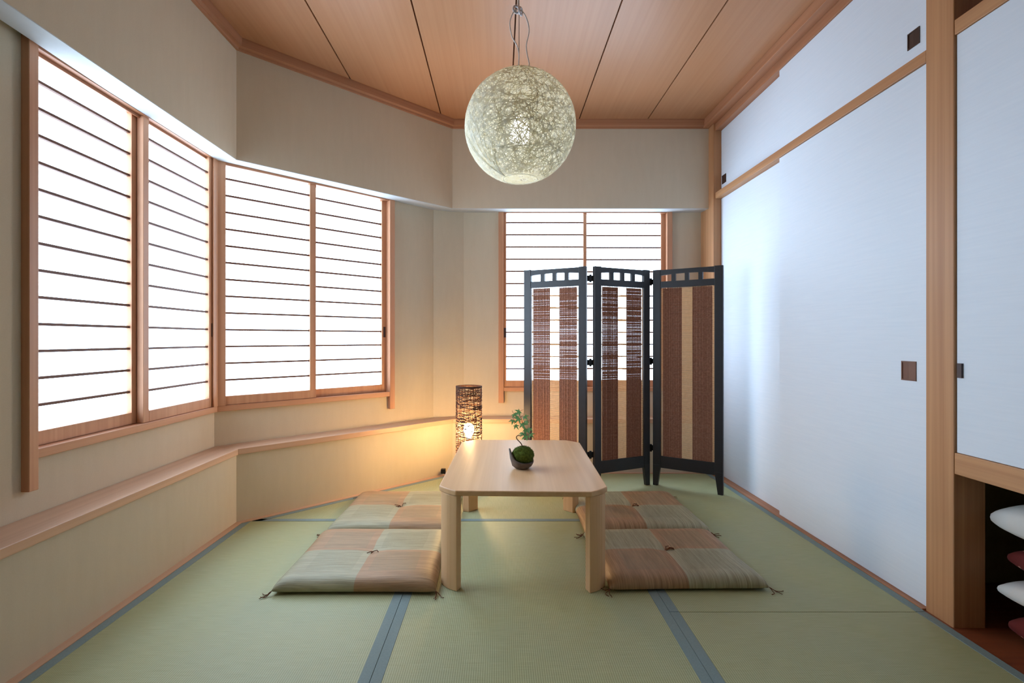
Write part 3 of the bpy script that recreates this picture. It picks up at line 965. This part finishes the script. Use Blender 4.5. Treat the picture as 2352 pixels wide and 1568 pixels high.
# ------------------------------------------------------------------ moss ball plant
BX, BY = 0.090, 2.190
bp = empty('moss_bonsai', (BX, BY, TH + 0.0005))
tag(bp, 'small maple seedling in a moss ball on the table', 'plant')
m = MB()
n = 36
pr = [(0.018, 0.0), (0.026, 0.001), (0.040, 0.012), (0.047, 0.028), (0.0480, 0.040), (0.0420, 0.041), (0.042, 0.030), (0.034, 0.016), (0.002, 0.010)]
vs = []
for ri, (r_, z_) in enumerate(pr):
    for k in range(n):
        a = 2 * math.pi * k / n
        lip = max(0.0, math.cos(a - math.pi * 1.04)) ** 6
        wob = 0.003 * math.sin(3 * a + 1) + 0.002 * math.sin(5 * a)
        zz, rr = z_, r_
        if 3 <= ri <= 6:
            g = (0.3, 1, 1, 0.5)[ri - 3]
            zz += (lip * 0.046 + wob - 0.010 * (1 - lip)) * g
            rr += lip * 0.006 * g
        vs.append((rr * math.cos(a), rr * math.sin(a), zz))
fs = []
for i in range(len(pr) - 1):
    for k in range(n):
        l = (k + 1) % n
        fs.append((i * n + k, i * n + l, (i + 1) * n + l, (i + 1) * n + k))
fs.append(tuple(range(n - 1, -1, -1))); fs.append(tuple(range((len(pr) - 1) * n, len(pr) * n)))
m.poly(vs, fs)
m.build('bowl', 'bowl', bp, smooth=True)
bm = bmesh.new()
bmesh.ops.create_icosphere(bm, subdivisions=4, radius=1.0)
rnd = random.Random(3)
for v in bm.verts:
    nz = noise.noise(v.co * 3.2) * 0.10 + noise.noise(v.co * 11) * 0.05
    v.co = Vector((v.co.x * 0.044, v.co.y * 0.044, v.co.z * 0.036)) * (1 + nz) + Vector((0.004, 0, 0.054))
me = bpy.data.meshes.new('moss_ball'); 
mv = [(v.co.copy(), v.normal.copy()) for v in bm.verts]
bm.to_mesh(me); bm.free()
mo = obj('moss_ball', me, 'moss', bp, smooth=True)
m = MB()
for q in range(2600):
    co, nn = rnd.choice(mv)
    if co.z < 0.03: continue
    d_ = (nn + Vector((rnd.gauss(0, .5), rnd.gauss(0, .5), rnd.gauss(0, .5)))).normalized()
    s_ = d_.orthogonal().normalized() * 0.0006
    p = co + Vector((rnd.gauss(0, .001), rnd.gauss(0, .001), 0))
    m.poly([p - s_, p + s_, p + d_ * rnd.uniform(0.002, 0.005)], [(0, 1, 2)])
o = m.build('moss_tufts', 'moss', mo); o['kind'] = 'stuff'
pp = lambda px, py, y=0.0: ((px - VPX) / FPX * (BY + y) - BX, y, EYE - (py - VPY) / FPX * (BY + y) - TH)
stem = smooth_path([pp(1202, 1032), pp(1197, 1019), pp(1189, 1010), pp(1186, 1004), pp(1190, 1000), pp(1197, 1001, .005), pp(1204, 996, .008), pp(1206, 984, .01), pp(1200, 970, .008), pp(1196, 955, .005)])
MB().tube(stem, [0.0024 - 0.0016 * i / len(stem) for i in range(len(stem))], 6).build('stem', 'stem', bp, smooth=True)
def leaf_mesh():
    vs, fs = [(0, 0, 0.04)], []
    lobes = [(-2.0, .50), (-1.15, .82), (-0.45, .98), (0.45, .98), (1.15, .82), (2.0, .50)]
    lobes = [(-1.9, .55), (-1.0, .88), (0.0, 1.0), (1.0, .88), (1.9, .55)]
    ring = [(-2.6, 0.12)]
    for q, (a, L) in enumerate(lobes):
        ring += [(a - 0.26, L * 0.58), (a, L), (a + 0.26, L * 0.58)]
        if q < len(lobes) - 1:
            ring.append(((a + lobes[q + 1][0]) / 2, 0.34))
    ring.append((2.6, 0.12))
    for a, L in ring:
        vs.append((math.cos(a) * L, math.sin(a) * L, -0.22 * L * L))
    for q in range(1, len(ring)):
        fs.append((0, q, q + 1))
    mb = MB(); mb.poly(vs, fs)
    return mb.mesh('leaf')
LM = leaf_mesh()
rnd = random.Random(9)
LV = [(1181, 951, 15), (1193, 945, 14), (1178, 965, 14), (1192, 961, 16), (1205, 956, 13), (1184, 977, 13), (1200, 973, 15),
      (1211, 968, 12), (1206, 987, 16), (1217, 984, 13), (1209, 1000, 15), (1219, 997, 12), (1199, 994, 12)]
for px, py, sz in LV:
    y = rnd.uniform(-0.02, 0.02)
    p = pp(px, py, y)
    s_ = sz / FPX * BY * 0.98
    R = Matrix.Rotation(rnd.uniform(-0.6, 0.6), 3, 'Z') @ Matrix.Rotation(rnd.uniform(0.55, 1.25), 3, 'X') @ Matrix.Rotation(rnd.uniform(-2.7, -0.5), 3, 'Z')
    o = obj('leaf', LM, 'leaf', bp, loc=p, rot=R.to_euler())
    o.scale = (s_, s_, s_)
    MB().tube([(0, 0, 0.03), (-0.35, 0.05, 0.05), (-0.7, 0.15, 0.15)], 0.03, 4).build('leaf_stalk', 'stem', o)

# ------------------------------------------------------------------ pillows in the closet
CP = [('dots', 0.000, 0.096, 1.493, 1.585, 0.05, 'red dotted cushion on the closet floor, lowest of the stack'),
      ('linen', 0.098, 0.090, 1.490, 1.620, 0.10, 'white pillow between the two red dotted cushions in the closet'),
      ('dots', 0.190, 0.090, 1.495, 1.588, -0.03, 'red dotted cushion between the two white pillows in the closet'),
      ('linen', 0.284, 0.128, 1.480, 1.630, 0.07, 'white pillow on top of the closet stack')]
for k, (mt, z, th, x, y, rz, lab) in enumerate(CP):
    w, d = 0.26, 0.22
    r = empty('pillow', (x + w, y - d, z), rz)
    tag(r, lab, 'pillow' if mt == 'linen' else 'cushion', 'bedding stacked in the closet')
    obj('cover', pillow_mesh('cover', w, d, th, n=22, p=(3.0 if mt == 'linen' else 4.0), seam=0.5, seed=k + 30, dip=0.0, q=0.27), mt, r, smooth=True)
